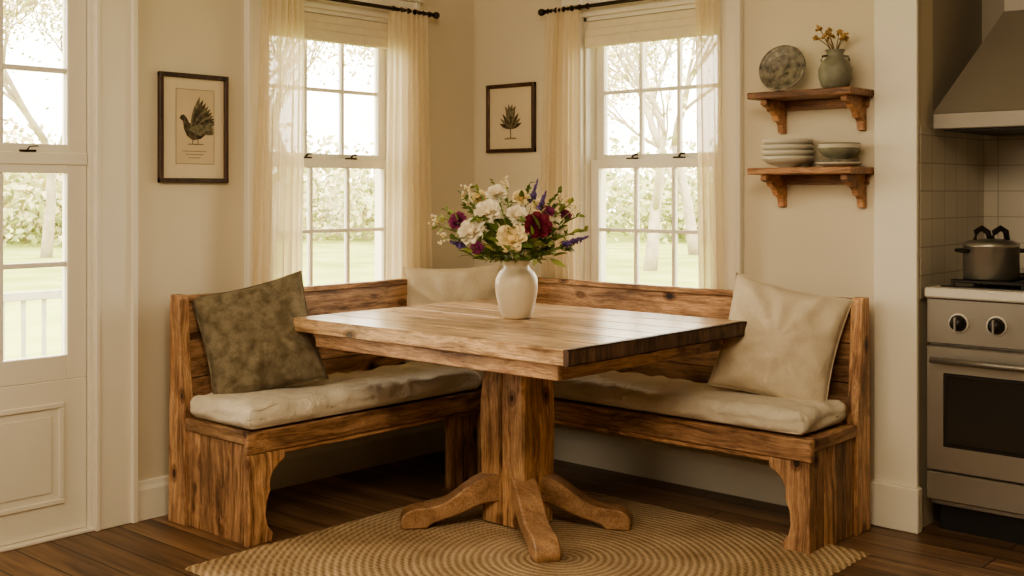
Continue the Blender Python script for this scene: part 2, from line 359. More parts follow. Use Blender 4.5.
def shade(plane,a0,a1):
    m=MB('roman_shade')
    for i in range(3):
        z1=WZ1-.02-i*.035; d0=-.028; d1=.004+.008*i
        if plane=='L': m.box(d0,d1,a0+.02,a1-.02,z1-.05,z1,SHADE,.008,None,None,2)
        else: m.box(a0+.02,a1-.02,-d1,-d0,z1-.05,z1,SHADE,.008,None,None,2)
    m.done()
shade('R',RX0,RX1); shade('L',LY0,LY1)

# curtains + rods
RZ=2.095; CD=.082
def curtain(plane,t0,t1,b0,b1,folds,seed,amp=.017):
    m=MB('curtain')
    def fn(u,v):
        z=RZ+.015-(RZ-.50)*v
        k=v**.8
        p0=t0+(b0-t0)*k; p1=t1+(b1-t1)*k
        bul=math.sin(v*3.0+seed)*.006
        ph=u*folds*2*math.pi+seed+1.2*math.sin(2.2*v+u*5+seed)*.5
        a=amp*(.55+.45*v)*(1+.3*math.sin(u*9+seed))
        p=p0+(p1-p0)*(u+.012*math.sin(ph*1.3+v*3))+bul
        dep=CD+a*math.sin(ph)*.95+.003*noise.noise(Vector((u*9,v*7,seed)))
        dep=max(.052,min(.104,dep))
        return (dep,p,z) if plane=='L' else (p,-dep,z)
    m.grid(fn,150,40,SHEER); 
    m.done()
curtain('L',-1.345,-1.14,-1.415,-1.14,7,1.0); curtain('L',-.65,-.41,-.67,-.355,7,2.3)
curtain('R',.555,.735,.485,.735,7,4.1); curtain('R',1.36,1.475,1.375,1.485,4,5.0)
def rod(plane,a0,a1):
    m=MB('curtain_rod')
    P=(lambda p,d,z:(d,p,z)) if plane=='L' else (lambda p,d,z:(p,-d,z))
    m.tube([P(a0,CD,RZ),P(a1,CD,RZ)],.009,BRONZE,10)
    for e,s in ((a0,-1),(a1,1)):
        m.ball(P(e+s*.015,CD,RZ),.018,BRONZE); m.tube([P(e,CD,RZ),P(e+s*.006,CD,RZ)],.013,BRONZE)
    for e in (a0+.06,a1-.06):
        m.tube([P(e,0.0,RZ),P(e,CD,RZ)],.006,BRONZE); m.ball(P(e,.004,RZ),.02,BRONZE,2)
    n=6
    for (q0,q1) in ((a0+.03,a0+.26),(a1-.26,a1-.03)):
        for i in range(n):
            p=q0+(q1-q0)*i/(n-1); m.tube([P(p-.003,CD,RZ),P(p+.003,CD,RZ)],.0135,BRONZE,12)
    m.done()
rod('L',-1.42,-.36); rod('R',.53,1.56)

# ------------------------------------------------------------------ pictures
def picture(name,plane,a0,a1,z0,z1,kind):
    m=MB(name)
    P=(lambda p,d,z:(d,p,z)) if plane=='L' else (lambda p,d,z:(p,-d,z))
    def bx(p0,p1,d0,d1,q0,q1,mat,bev=.002):
        if plane=='L': m.box(d0,d1,p0,p1,q0,q1,mat,bev)
        else: m.box(p0,p1,-d1,-d0,q0,q1,mat,bev)
    fw=.018
    bx(a0,a1,.001,.022,z0,z0+fw,DKF); bx(a0,a1,.001,.022,z1-fw,z1,DKF); bx(a0,a0+fw,.001,.0215,z0,z1,DKF); bx(a1-fw,a1,.001,.0215,z0,z1,DKF)
    bx(a0+fw,a1-fw,.003,.010,z0+fw,z1-fw,MATB,0)
    W=a1-a0;H=z1-z0
    def poly(pts,d,mat):
        m.add([P(a0+W*u,d,z0+H*v) for u,v in pts],[list(range(len(pts)))],mat)
    def leaf(u,v,ang,l,wd,mat,d=.0125):
        pts=[]
        for i in range(9):
            s_=i/8; pts.append((l*s_, wd*math.sin(math.pi*s_)))
        for i in range(7,0,-1):
            s_=i/8; pts.append((l*s_,-wd*math.sin(math.pi*s_)))
        c,s2=math.cos(ang),math.sin(ang)
        poly([(u+(x*c-y*s2)/W, v+(x*s2+y*c)/H) for x,y in pts],d,mat)
    if kind=='bird':
        poly([(.24,.17),(.80,.17),(.80,.86),(.24,.86)],.0108,PAPER)
        for (u0,u1,v0,v1) in ((.24,.80,.17,.176),(.24,.80,.854,.86),(.24,.247,.17,.86),(.793,.80,.17,.86)):
            poly([(u0,v0),(u1,v0),(u1,v1),(u0,v1)],.0115,LINE)
        for i,(u0,u1) in enumerate(((.34,.68),(.38,.64),(.42,.60))):
            v=.285-.03*i; poly([(u0,v),(u1,v),(u1,v+.008),(u0,v+.008)],.0115,LINE)
        poly([(.29,.585),(.31,.615),(.35,.625),(.39,.60),(.43,.55),(.52,.53),(.62,.53),(.71,.57),(.75,.53),(.70,.46),(.60,.405),(.48,.39),(.40,.43),(.355,.49),(.34,.56),(.31,.58)],.0118,INK)
        for k in range(10):
            leaf(.45+.012*k,.50,1.25-k*.11,.135-.006*k,.012,INK if k%3 else INK2,.0122+.0001*k)
        for k in range(5): leaf(.60,.47,-.15+k*.12,.06,.008,INK if k%2 else INK2,.0134+.0001*k)
        for k in range(6): leaf(.42,.49,-.35+k*.13,.07,.007,INK2,.0140+.0001*k)
        poly([(.48,.40),(.49,.40),(.485,.355),(.475,.355)],.012,INK); poly([(.55,.40),(.56,.40),(.565,.355),(.555,.355)],.012,INK)
        poly([(.40,.35),(.66,.35),(.62,.358),(.43,.358)],.012,INK2)
    else:
        poly([(.14,.11),(.86,.11),(.86,.89),(.14,.89)],.0108,MATB)
        for k in range(9):
            an=math.pi/2+(k-4)*.30; leaf(.5,.34,an,.11-.008*abs(k-4),.009,INK2 if k%2 else INK,.0118+.0002*k)
        for k in range(4): leaf(.5,.52,math.pi/2+(k-1.5)*.4,.065,.008,INK2,.0138+.0001*k)
        poly([(.49,.2),(.51,.2),(.51,.55),(.49,.55)],.012,INK)
        poly([(.36,.19),(.64,.19),(.60,.215),(.40,.215)],.0125,LINE)
    m.done()
picture('framed_bird_print','L',-1.775,-1.462,1.293,1.725,'bird')
picture('framed_botanical_print','R',.10,.415,1.448,1.782,'plant')

# ------------------------------------------------------------------ corner bench
b=MB('corner_bench')
EY=-1.775; EX=2.13; FX=.585; FY=-.535
SZ=.40
for i,(x0,x1) in enumerate(((.12,.27),(.272,.42),(.422,FX-.006))): b.box(x0,x1,EY+.03,-.10,SZ-.03,SZ,BY,.003)
for i,(y0,y1) in enumerate(((-.27,-.12),(-.42,-.272),(FY+.006,-.422))): b.box(FX+.002,EX-.03,y0,y1,SZ-.03,SZ,BX,.003)
b.box(FX-.005,FX+.022,EY-.008,FY+.0,SZ-.075,SZ+.002,BY,.004)
b.box(FX+.023,EX+.008,FY-.022,FY+.005,SZ-.075,SZ+.002,BX,.004)
b.box(FX-.01,FX+.012,EY+.02,FY-.02,SZ-.095,SZ-.0755,BY,.004)
b.box(FX+.02,EX-.02,FY-.012,FY+.01,SZ-.095,SZ-.0755,BX,.004)
n=5; xs=[.10+(FX-.016-.10)*i/n for i in range(n+1)]
for i in range(n): b.box(xs[i]+.001,xs[i+1]-.001,EY+.004,EY+.035,.0,SZ-.042,BZ,.003)
b.box(.207,FX-.006,EY-.008,EY+.03,SZ-.04,SZ+.006,BX,.004)
ys=[-.10+(FY+.116)*i/n for i in range(n+1)]
for i in range(n): b.box(EX-.035,EX-.004,ys[i+1]+.001,ys[i]-.001,.0,SZ-.042,BZ,.003)
b.box(EX-.03,EX+.008,FY+.006,-.207,SZ-.04,SZ+.006,BY,.004)
def scal(w):
    return [(0,0),(w*.62,0),(w*.66,.03),(w*.52,.06),(w*.46,.10),(w*.50,.15),(w*.60,.19),(w*.58,.22),(w*.66,.25),(w*.82,.275),(w*.98,.29),(w*1.0,SZ-.0765),(0,SZ-.0765)]
b.prism(scal(.16),lambda p,q,a:(a,EY+p,q),FX-.015,FX+.018,BZ,.003)
b.prism(scal(.16),lambda p,q,a:(EX-p,a,q),FY-.018,FY+.015,BZ,.003)
b.box(FX-.20,FX-.055,FY+.02,FY+.05,0,SZ-.031,BZ,.003); b.box(FX-.05,FX-.02,FY-.20,FY-.035,0,SZ-.031,BZ,.003)
b.box(FX-.05,FX-.008,FY-.03,FY+.03,0,SZ-.031,BZ,.004)
BT=.835
def backpoly(z0,z1):
    f_=lambda z:.175-(z-SZ)/(BT-SZ)*.035
    return [(f_(z0),z0),(f_(z1),z1),(f_(z1)-.028,z1),(f_(z0)-.028,z0)]
for (z0,z1) in ((SZ+.002,.545),(.549,.69),(.694,BT)):
    b.prism(backpoly(z0,z1),lambda p,q,a:(p,a,q),EY+.035,-.13,BY,.003)
    b.prism(backpoly(z0,z1),lambda p,q,a:(a,-p,q),.13,EX-.035,BX,.003)
b.box(.108,.152,EY+.036,-.11,BT+.001,BT+.024,BY,.004); b.box(.152,EX-.036,-.152,-.108,BT+.001,BT+.024,BX,.004)
st=[(.095,0),(.205,0),(.205,SZ+.01),(.188,.55),(.175,.70),(.170,BT+.01),(.158,BT+.03),(.108,BT+.03),(.106,BT)]
b.prism(st,lambda p,q,a:(p,a,q),EY-.010,EY+.0355,BZ,.003)
b.prism(st,lambda p,q,a:(a,-p,q),EX-.0355,EX+.010,BZ,.003)
b.done()

def cushion(name,x0,x1,y0,y1,z0,z1,seed):
    m=MB(name); bm=bmesh.new(); bmesh.ops.create_cube(bm,size=1)
    bmesh.ops.subdivide_edges(bm,edges=bm.edges[:],cuts=70,use_grid_fill=True)
    r=(z1-z0)*.42
    c=Vector(((x0+x1)/2,(y0+y1)/2,(z0+z1)/2)); h=Vector((x1-x0,y1-y0,z1-z0))/2
    for v in bm.verts:
        p=Vector((v.co.x*2,v.co.y*2,v.co.z*2))
        q=Vector((p.x*h.x,p.y*h.y,p.z*h.z))
        i=Vector((max(-h.x+r,min(h.x-r,q.x)),max(-h.y+r,min(h.y-r,q.y)),max(-h.z+r,min(h.z-r,q.z))))
        dd=q-i
        if dd.length>1e-6: q=i+dd.normalized()*r
        w=c+q
        ex=(1-abs(p.x))*h.x; ey=(1-abs(p.y))*h.y; ed=min(ex,ey)
        e=min(1,ex/.09)*min(1,ey/.09)
        nz=noise.noise(Vector((w.x*6+seed,w.y*6,w.z*3)))*.008+noise.noise(Vector((w.x*17,w.y*17+seed,2)))*.005
        al=w.y if ex<ey else w.x
        pk=math.sin(al*46+seed+3*noise.noise(Vector((al*5,seed,0))))*.006*max(0,1-ed/.10)
        if q.z>0: w.z+=nz+.007*e+pk
        edge=noise.noise(Vector((w.x*9,w.y*9,seed+w.z*30)))*.010
        if abs(p.x)>.98: w.x+=edge*math.copysign(1,p.x)
        if abs(p.y)>.98: w.y+=edge*math.copysign(1,p.y)
        v.co=w
    m.bm(bm,CUSH,None,True); return m.done()
cushion('bench_cushion',.215,FX+.03,EY-.005,FY-.04,SZ+.008,SZ+.092,1.3)
cushion('bench_cushion',.215,EX-.02,FY-.022,-.215,SZ+.008,SZ+.092,5.3)

def pillow(mat,cx,cy,zb,size,az,lean,roll,T,seed,fo=1.0):
    m=MB('throw_pillow')
    def surf(sgn):
        def fn(u,v):
            a=u*2-1; c=v*2-1
            x=size/2*a*(1-.08*(1-c*c)); z=size/2*c*(1-.08*(1-a*a))
            e=max(0,(1-a*a)*(1-c*c))
            t=T/2*e**.38
            t*=1+.16*noise.noise(Vector((a*2.2+seed,c*2.2,sgn)))
            t+=.012*fo*noise.noise(Vector((a*4+seed,c*4,sgn*3)))*min(1,e*4)
            fold=math.sin((a*.8+c)*7+seed+3*noise.noise(Vector((a*2,c*2,seed))))*.005*fo*min(1,e*4)
            cr=math.sin(math.atan2(c,a)*10+seed)*.005*min(1,e*5)*(abs(a)+abs(c))
            return (x,sgn*(t+cr+fold),z)
        return fn
    M=Matrix.Translation((cx,cy,zb+size*.47))@Matrix.Rotation(az,4,'Z')@Matrix.Rotation(lean,4,'X')@Matrix.Rotation(roll,4,'Y')
    m.grid(surf(-1),60,60,mat,True,.5,M); m.grid(surf(1),60,60,mat,True,.5,M)
    pts=[]
    for k in range(4):
        for i in range(14):
            s_=i/14*2-1
            a,c=[(s_,-1),(1,s_),(-s_,1),(-1,-s_)][k]
            pts.append((size/2*a*(1-.08*(1-c*c)),0,size/2*c*(1-.08*(1-a*a))))
    pts.append(pts[0]); m.tube(pts,.0045,mat,6,.5,M)
    m.done()
D=math.radians
pillow(PILG,.315,-1.525,SZ+.088,.435,D(55),D(-16),D(-13),.19,1.0,.8)
pillow(PILB,1.875,-.300,SZ+.085,.440,D(22),D(-14),D(12),.20,4.0,.45)
pillow(PILB,.31,-.455,SZ+.085,.45,D(43),D(-12),D(-2),.17,8.0,.5)

# ------------------------------------------------------------------ rug
m=MB('braided_jute_rug')
rx0,rx1,ry0,ry1=.64,2.27,-2.06,-.385
def rfn(u,v):
    x=rx0+(rx1-rx0)*u; y=ry0+(ry1-ry0)*v
    e=noise.noise(Vector((x*6,y*6,1)))*.01
    e2=.004*math.sin((x+y)*150)
    if u in(0,1): x+=e+e2
    if v in(0,1): y+=e+e2
    z=.012 if 0<u<1 and 0<v<1 else .002
    return (x,y,z)
m.grid(rfn,120,120,RUG); m.done()

# ------------------------------------------------------------------ table
tb=MB('pedestal_dining_table')
tx0,tx1,ty0,ty1=.432,1.800,-1.458,-.395; TZ1=.775; TH=.052
n=6; wy=(ty1-ty0)/n
for i in range(n):
    y0=ty0+wy*i; e=U(-.004,.004)
    tb.box(tx0+.006-e,tx1-.02,y0+.0013,y0+wy-.0013,TZ1-TH,TZ1,TX,.004,[.75,.35,.6,.2,.8,.45][i])
def capfn():
    b2=bmesh.new(); bmesh.ops.create_cube(b2,size=1); bmesh.ops.subdivide_edges(b2,edges=b2.edges[:],cuts=24,use_grid_fill=True)
    x0,x1=tx1-.02,tx1
    for v in b2.verts:
        q=v.co.copy(); x=(x0+x1)/2+q.x*(x1-x0); y=(ty0+ty1)/2+q.y*(ty1-ty0); z=TZ1-TH/2+q.z*TH
        if q.x>.49:
            x+=noise.noise(Vector((1,y*14,z*25)))*.005-.0015
            if abs(q.z)>.45: x-=.004
        if q.x>.3 and q.z<-.45: z+=noise.noise(Vector((2,y*12,3)))*.004
        v.co=(x,y,z)
    tb.bm(b2,TE,.4,False)
capfn()
AH=.055
tb.box(tx0+.10,tx1-.07,ty0+.035,ty0+.06,TZ1-TH-AH,TZ1-TH-.0005,TXE,.003)
tb.box(tx0+.10,tx1-.07,ty1-.06,ty1-.035,TZ1-TH-AH,TZ1-TH-.0005,TXE,.003)
tb.box(tx1-.095,tx1-.07,ty0+.061,ty1-.061,TZ1-TH-AH,TZ1-TH-.0005,TY,.003)
tb.box(tx0+.10,tx0+.125,ty0+.061,ty1-.061,TZ1-TH-AH,TZ1-TH-.0005,TY,.003)
tcx,tcy=1.125,-.935
tb.box(tcx-.42,tcx+.42,tcy-.05,tcy+.05,TZ1-TH-AH,TZ1-TH-.001,TXE,.006)
tb.box(tcx-.06,tcx+.06,tcy-.36,tcy+.36,TZ1-TH-AH+.002,TZ1-TH-.002,TY,.006)
prof=[(.02,.98),(.16,1.0),(.30,1.03),(.42,1.04),(.50,1.02),(.56,.98),(.60,.97),(.635,1.0),(.665,1.05),(TZ1-TH-.03,1.06)]
def column(x0,x1,rn):
    vs=[];fs=[]; ch=.008
    for z,s in prof:
        a0_=x0*s; a1_=x1*s; h=.088*s
        sec=[(a0_+ch,-h),(a1_-ch,-h),(a1_,-h+ch),(a1_,h-ch),(a1_-ch,h),(a0_+ch,h),(a0_,h-ch),(a0_,-h+ch)]
        vs+=[(tcx+p,tcy+q,z) for p,q in sec]
    for i in range(len(prof)-1):
        for j in range(8):
            k=(j+1)%8; fs.append((i*8+j,i*8+k,(i+1)*8+k,(i+1)*8+j))
    fs.append(list(range(8))[::-1]); fs.append([(len(prof)-1)*8+j for j in range(8)])
    tb.add(vs,fs,TZ,rn)
column(-.108,-.0,.45); column(.0,.108,.8)
top=[(.04,.205),(.10,.203),(.15,.188),(.20,.158),(.25,.122),(.30,.098),(.345,.090),(.385,.088),(.415,.078),(.435,.058),(.440,.035),(.432,.013)]
bot=[(.345,.013),(.325,.030),(.28,.044),(.22,.062),(.17,.084),(.12,.100),(.04,.103)]
def crom(P,n=4):
    o=[]
    for i in range(len(P)-1):
        p0=P[max(i-1,0)];p1=P[i];p2=P[i+1];p3=P[min(i+2,len(P)-1)]
        for j in range(n):
            t_=j/n
            o.append(tuple(.5*((2*p1[c])+(-p0[c]+p2[c])*t_+(2*p0[c]-5*p1[c]+4*p2[c]-p3[c])*t_*t_+(-p0[c]+3*p1[c]-3*p2[c]+p3[c])*t_**3) for c in (0,1)))
    o.append(P[-1]); return o
foot=crom(top)+crom(bot)
for ang,sc in ((-36,1.12),(31,.98),(231,1.0),(141,1.0)):
    M=Matrix.Translation((tcx,tcy,0))@Matrix.Rotation(D(ang),4,'Z')
    tb.prism([(p*sc,q) for p,q in foot],lambda p,q,a:(p,a,q),-.045,.045,TF,.006,.6+.1*R(),M)
tb.done()

# ------------------------------------------------------------------ vase + bouquet
vx,vy,vz=1.09,-.90,TZ1
v=MB('ceramic_vase')
pr=[(.0,.0),(.050,.0),(.056,.006),(.068,.04),(.078,.085),(.082,.120),(.080,.150),(.068,.175),(.052,.188),(.048,.198),(.052,.212),(.060,.220),(.057,.222),(.048,.214),(.042,.196),(.042,.17),(.0,.165)]
v.lathe(pr,(vx,vy,vz+.001),CREAM,48); v.done()

def leafmat(n,c): 
    m,nt,out=newmat(n); b_=bsdf(nt,out,.6,0,.3)
    at=N(nt,'ShaderNodeAttribute'); at.attribute_name='rnd'
    r=ramp(nt,[(0,tuple(x*.6 for x in c)),(1,tuple(min(1,x*1.3) for x in c))]); L(nt,at.outputs['Fac'],r.inputs[0]); L(nt,r.outputs[0],b_.inputs['Base Color'])
    return m
def petmat(n,c,d):
    m,nt,out=newmat(n); b_=bsdf(nt,out,.7,0,.2)
    at=N(nt,'ShaderNodeAttribute'); at.attribute_name='rnd'
    r=ramp(nt,[(0,d),(1,c)]); L(nt,at.outputs['Fac'],r.inputs[0]); L(nt,r.outputs[0],b_.inputs['Base Color'])
    return m
G1=leafmat('foliage_green',(.13,.18,.045)); G2=leafmat('foliage_light_green',(.31,.35,.11)); PW=petmat('white_petals',(.92,.85,.70),(.78,.66,.44)); PC=petmat('cream_petals',(.90,.77,.48),(.78,.58,.27))
PR=petmat('burgundy_petals',(.20,.025,.05),(.09,.009,.02)); PP=petmat('purple_petals',(.17,.11,.32),(.08,.05,.17)); PM=petmat('plum_petals',(.27,.06,.15),(.14,.02,.07))
bq=MB('flower_bouquet')
def petal(M,l,w,curl,mat,rn):
    def fn(u,v_):
        a=(v_*2-1); ww=w*math.sin(math.pi*min(1,.14+u*.74))**.55
        z=curl*l*math.sin(u*math.pi*.6)-.22*l*max(0,u-.7)*3 + .40*a*a*w*.5
        return (a*ww*.5,l*u,z)
    bq.grid(fn,5,4,mat,True,rn,M)
def orient(d):
    d=Vector(d).normalized(); return d.to_track_quat('Z','Y').to_matrix().to_4x4()
def rose(c,d,r,mat):
    B=Matrix.Translation(c)@orient(d)
    for k,(n_,rad,tilt,l,w) in enumerate(((3,.03,88,.42,.42),(4,.10,80,.55,.55),(5,.18,70,.68,.68),(6,.26,56,.80,.78),(7,.34,38,.86,.86),(8,.36,16,.82,.86))):
        for i in range(n_):
            M=B@Matrix.Rotation(2*math.pi*(i+.5*(k%2)+U(-.12,.12))/n_,4,'Z')@Matrix.Translation((0,r*rad,-.30*r+.02*r*k))@Matrix.Rotation(D(tilt)+U(-.1,.1),4,'X')
            petal(M,r*l,r*w,-.22,mat,max(0,min(1,.35+.13*k+U(-.15,.15))))
    bq.ball((0,0,-r*.12),r*.38,mat,2,(1,1,.8),B,.2)
def leaf3(c,d,l,w,mat):
    d=Vector(d).normalized(); M=Matrix.Translation(c)@d.to_track_quat('Y','Z').to_matrix().to_4x4()@Matrix.Rotation(U(-1,1),4,'Y')
    def fn(u,v_):
        a=v_*2-1; ww=w*math.sin(math.pi*(u**.8))
        return (a*ww*.5,l*u,-.25*l*u*u+abs(a)*ww*.15)
    bq.grid(fn,6,2,mat,True,None,M)
neck=Vector((vx,vy,vz+.20))
RT=Vector((.743,.669,0)); FW=Vector((-.669,.743,0)); UPV=Vector((0,0,1))
def P3(px,py,dep=0): return neck+RT*px+UPV*py-FW*dep
def stem(tip,mat=G1,r=.0022):
    tip=Vector(tip); mid=neck.lerp(tip,.45)+Vector((0,0,.02))
    bq.tube([neck+Vector((U(-.02,.02),U(-.02,.02),-.02)),mid,tip],r,mat,5)
k=4.4/1153
def px(x,y,dep=0): return P3((x-517)*k,(268-y)*k,dep)
heads=[(488,213,.09,.042,PW),(512,238,.13,.049,PC),(472,232,.09,.043,PW),(517,216,.10,.034,PW),(497,195,.02,.034,PW),(557,228,.04,.030,PW),(522,199,.02,.030,PC),(540,208,.04,.028,PC),
 (538,226,.11,.045,PR),(458,222,.04,.030,PM),(549,213,.05,.020,PM),(478,248,.11,.022,PM),(567,217,-.03,.020,PM),(479,199,-.03,.028,PC)]
CD3=Vector((.669,-.743,.25))
for x,y,dep,r,mt in heads:
    c=px(x,y,dep); stem(c); rose(c,(c-neck).normalized()*.6+CD3*.8,r,mt)
    for q in range(4): leaf3(c-Vector((0,0,r*.5)),(U(-1,1),U(-1,1),U(-.2,.6)),r*1.7,r*.7,G1)
for i in range(290):
    a=U(0,2*math.pi); el=U(.0,1.2); rr=U(.05,.205)
    dirv=Vector((math.cos(a)*math.cos(el),math.sin(a)*math.cos(el),math.sin(el)*.8))
    c=neck+dirv*rr+Vector((0,0,.02)); 
    leaf3(c,dirv+Vector((U(-.5,.5),U(-.5,.5),U(-.3,.5))),U(.035,.07),U(.014,.030),G1 if R()<.6 else G2)
def spray(x,y,dep,mat,nl=18,l=.028,w=.015):
    c=px(x,y,dep); st0=neck+Vector((0,0,-.02)); pts=[]
    for i in range(9):
        s_=i/8; p=st0.lerp(c,s_)+Vector((0,0,.03*math.sin(math.pi*s_))); pts.append(p)
    bq.tube(pts,.0018,G1,5)
    for i in range(nl):
        s_=.40+.60*i/(nl-1); p=st0.lerp(c,s_)+Vector((0,0,.03*math.sin(math.pi*s_))); d0=(c-st0).normalized()
        leaf3(p,d0*.8+Vector((U(-1,1),U(-1,1),U(-1,1)))*.8,l,w,mat)
for x,y,dep in ((436,228,.02),(444,212,-.05),(452,240,.08),(493,184,-.03),(505,190,-.08),(572,205,0),(578,218,.05),(461,197,0),(560,194,-.05),(440,220,-.08),(585,232,.03),(470,252,.12),(480,256,.10),(545,256,.10),(530,186,.02),(476,190,.0),(568,250,.04),(490,260,.10),(557,240,.08),(560,205,.02),(466,208,.03)):
    spray(x,y,dep,G2 if R()<.6 else G1)
def spike(x,y,dep,mat,ln=.09):
    c=px(x,y,dep); st0=neck.copy(); d0=(c-st0).normalized(); bq.tube([st0,c],.0018,G1,5)
    for i in range(40):
        s_=i/39; p=c-d0*ln*(1-s_)+Vector((U(-1,1),U(-1,1),U(-1,1)))*.009*(1.1-s_)
        bq.ball(p,.0062*(1.1-.6*s_),mat,1,(1,1,1.3))
spike(538,182,.02,PP); spike(546,194,.06,PP,.07); spike(588,238,.05,PP,.07); spike(452,243,.08,PP,.05); spike(577,240,.08,PP,.06)
for (x,y,dep) in ((437,222,.03),(443,240,.05),(563,201,.03),(577,209,0),(506,184,.03),(466,192,.02),(468,200,.02)):
    c=px(x,y,dep); stem(c,G2,.0014)
    for i in range(12): bq.ball(c+Vector((U(-1,1),U(-1,1),U(-1,1)))*.020,.0055,PC if i%2 else PW,1)
bq.done()

# ------------------------------------------------------------------ shelves
SX0,SX1=1.675,2.112; SD=.20
def shelf(z):
    m=MB('wall_shelf')
    m.box(SX0,SX1,-SD,-.001,z-.026,z,SH,.004)
    br=[(.002,0),(.165,0),(.168,-.02),(.145,-.028),(.125,-.03),(.115,-.045),(.095,-.050),(.078,-.062),(.070,-.080),(.048,-.084),(.034,-.095),(.030,-.125),(.002,-.130)]
    for x in (SX0+.055,SX1-.045):
        m.prism(br,lambda p,q,a:(a,-p,z-.0265+q),x-.014,x+.014,SH,.003)
    m.box(SX0+.03,SX1-.02,-.016,-.001,z-.065,z-.0265,SH,.003)
    m.done()
Z1,Z2=1.645,1.350
shelf(Z1); shelf(Z2)
m=MB('decorative_plate')
M=Matrix.Translation((1.775,-.085,Z1+.093))@Matrix.Rotation(D(8),4,'Z')@Matrix.Rotation(D(76),4,'X')@Matrix.Diagonal((1.15,1.15,1.15,1))
m.lathe([(0,0),(.045,0),(.052,.004),(.078,.014),(.083,.018),(.082,.021),(.076,.019),(.05,.009),(.0,.006)],(0,0,0),GREYP,44,M)
m.lathe([(.046,.0085),(.049,.0100)],(0,0,0.0008),SAGE,44,M)
m.lathe([(.066,.0168),(.069,.0184)],(0,0,0.0005),SAGE,44,M)
m.done()
cx,cy=2.005,-.11
m=MB('stoneware_jug')
m.lathe([(0,0),(.040,0),(.052,.012),(.062,.045),(.063,.075),(.052,.102),(.034,.120),(.029,.130),(.033,.142),(.039,.149),(.035,.149),(.026,.132),(.022,.11),(0,.105)],(cx,cy,Z1+.001),SAGE,36)
dv=Vector((.743,.669,0))
for s in (-1,1): 
    c0=Vector((cx,cy,Z1)); m.tube([c0+dv*s*.030+Vector((0,0,.128)),c0+dv*s*.048+Vector((0,0,.126)),c0+dv*s*.054+Vector((0,0,.112)),c0+dv*s*.047+Vector((0,0,.100))],.0045,SAGE,8)
m.done()
DRY=leafmat('dried_flower_ochre',(.42,.26,.10)); DRS=leafmat('dried_stem',(.18,.13,.06))
m=MB('dried_flowers')
for i in range(11):
    tip=Vector((cx,cy,0))+dv*U(-.07,.055)+Vector((U(-.02,.02),U(-.02,.02),Z1+.145+U(.04,.10))); m.tube([(cx,cy,Z1+.125),((cx*.6+tip.x*.4),(cy*.6+tip.y*.4),Z1+.165),tip],.0016,DRS,5)
    for j in range(7): m.ball(tip+Vector((U(-1,1),U(-1,1),U(-1,1)))*.011,.006,DRY,1)
m.done()
m=MB('stacked_bowls'); bxx,byy=1.800,-.10
for i in range(4):
    z=Z2+.001+i*.022; r=.102-.0005*i
    m.lathe([(0,0),(.038,0),(.040,.006),(r*.75,.016),(r*.95,.030),(r,.044),(r-.004,.045),(r*.9,.032),(r*.7,.022),(.03,.010),(0,.009)],(bxx,byy,z),WHITEC,44)
m.done()
m=MB('small_bowl'); bxx,byy=2.015,-.10
m.lathe([(0,0),(.05,0),(.080,.010),(.090,.016),(.088,.018),(.05,.008),(0,.006)],(bxx,byy,Z2+.001),WHITEC,40)
m.lathe([(0,.012),(.05,.012),(.072,.020),(.078,.026),(.076,.027),(.05,.018),(0,.016)],(bxx,byy,Z2+.001),GREYP,40)
m.lathe([(0,.024),(.032,.024),(.034,.032),(.060,.045),(.075,.064),(.079,.090),(.076,.091),(.068,.062),(.050,.045),(0,.036)],(bxx,byy,Z2+.001),SAGE,40)
m.lathe([(.0765,.072),(.0797,.086)],(bxx,byy,Z2+.001),WHITEC,40)
m.done()

# ------------------------------------------------------------------ range
r=MB('kitchen_range'); x0,x1=2.305,3.065; yf=.02; yb=.64
r.box(x0,x1,yf+.03,yb,.10,.86,STEEL,.003)
r.box(x0+.02,x1-.02,yf+.07,yb,.0,.10,DARKM,0)
r.box(x0-.003,x1+.003,yf-.02,yb,.868,.905,PANEL,.006)
r.box(x0+.03,x1-.03,yf+.05,yb-.03,.903,.910,BLACKG,.002)
r.box(x0,x1,yf-.005,yf+.04,.70,.866,STEEL,.004)
r.box(x0,x1,yf-.01,yf+.04,.235,.692,STEEL,.005)
r.box(x0+.075,x1-.075,yf-.016,yf,.335,.585,BLACKG,.004)
r.box(x0+.065,x1-.065,yf-.013,yf,.325,.595,DARKM,.003)
r.box(x0,x1,yf-.008,yf+.04,.125,.228,STEEL,.004)
r.tube([(x0+.035,yf-.055,.645),(x1-.035,yf-.055,.645)],.012,STEEL,14)
for xx in (x0+.06,x1-.06): r.tube([(xx,yf-.01,.645),(xx,yf-.055,.645)],.009,STEEL,10)
My=lambda xx,zz:Matrix.Translation((xx,yf-.005,zz))@Matrix.Rotation(D(90),4,'X')
for i in range(5):
    xx=x0+.12+i*.135
    r.lathe([(.036,0),(.036,.004),(.031,.006)],(0,0,0),PANEL,28,My(xx,.78))
    r.lathe([(.028,.004),(.027,.018),(.022,.034),(.0,.036)],(0,0,0),DARKM,28,My(xx,.78))
    r.box(-.004,.004,-.024,.024,.030,.042,STEEL,.001,None,My(xx,.78))
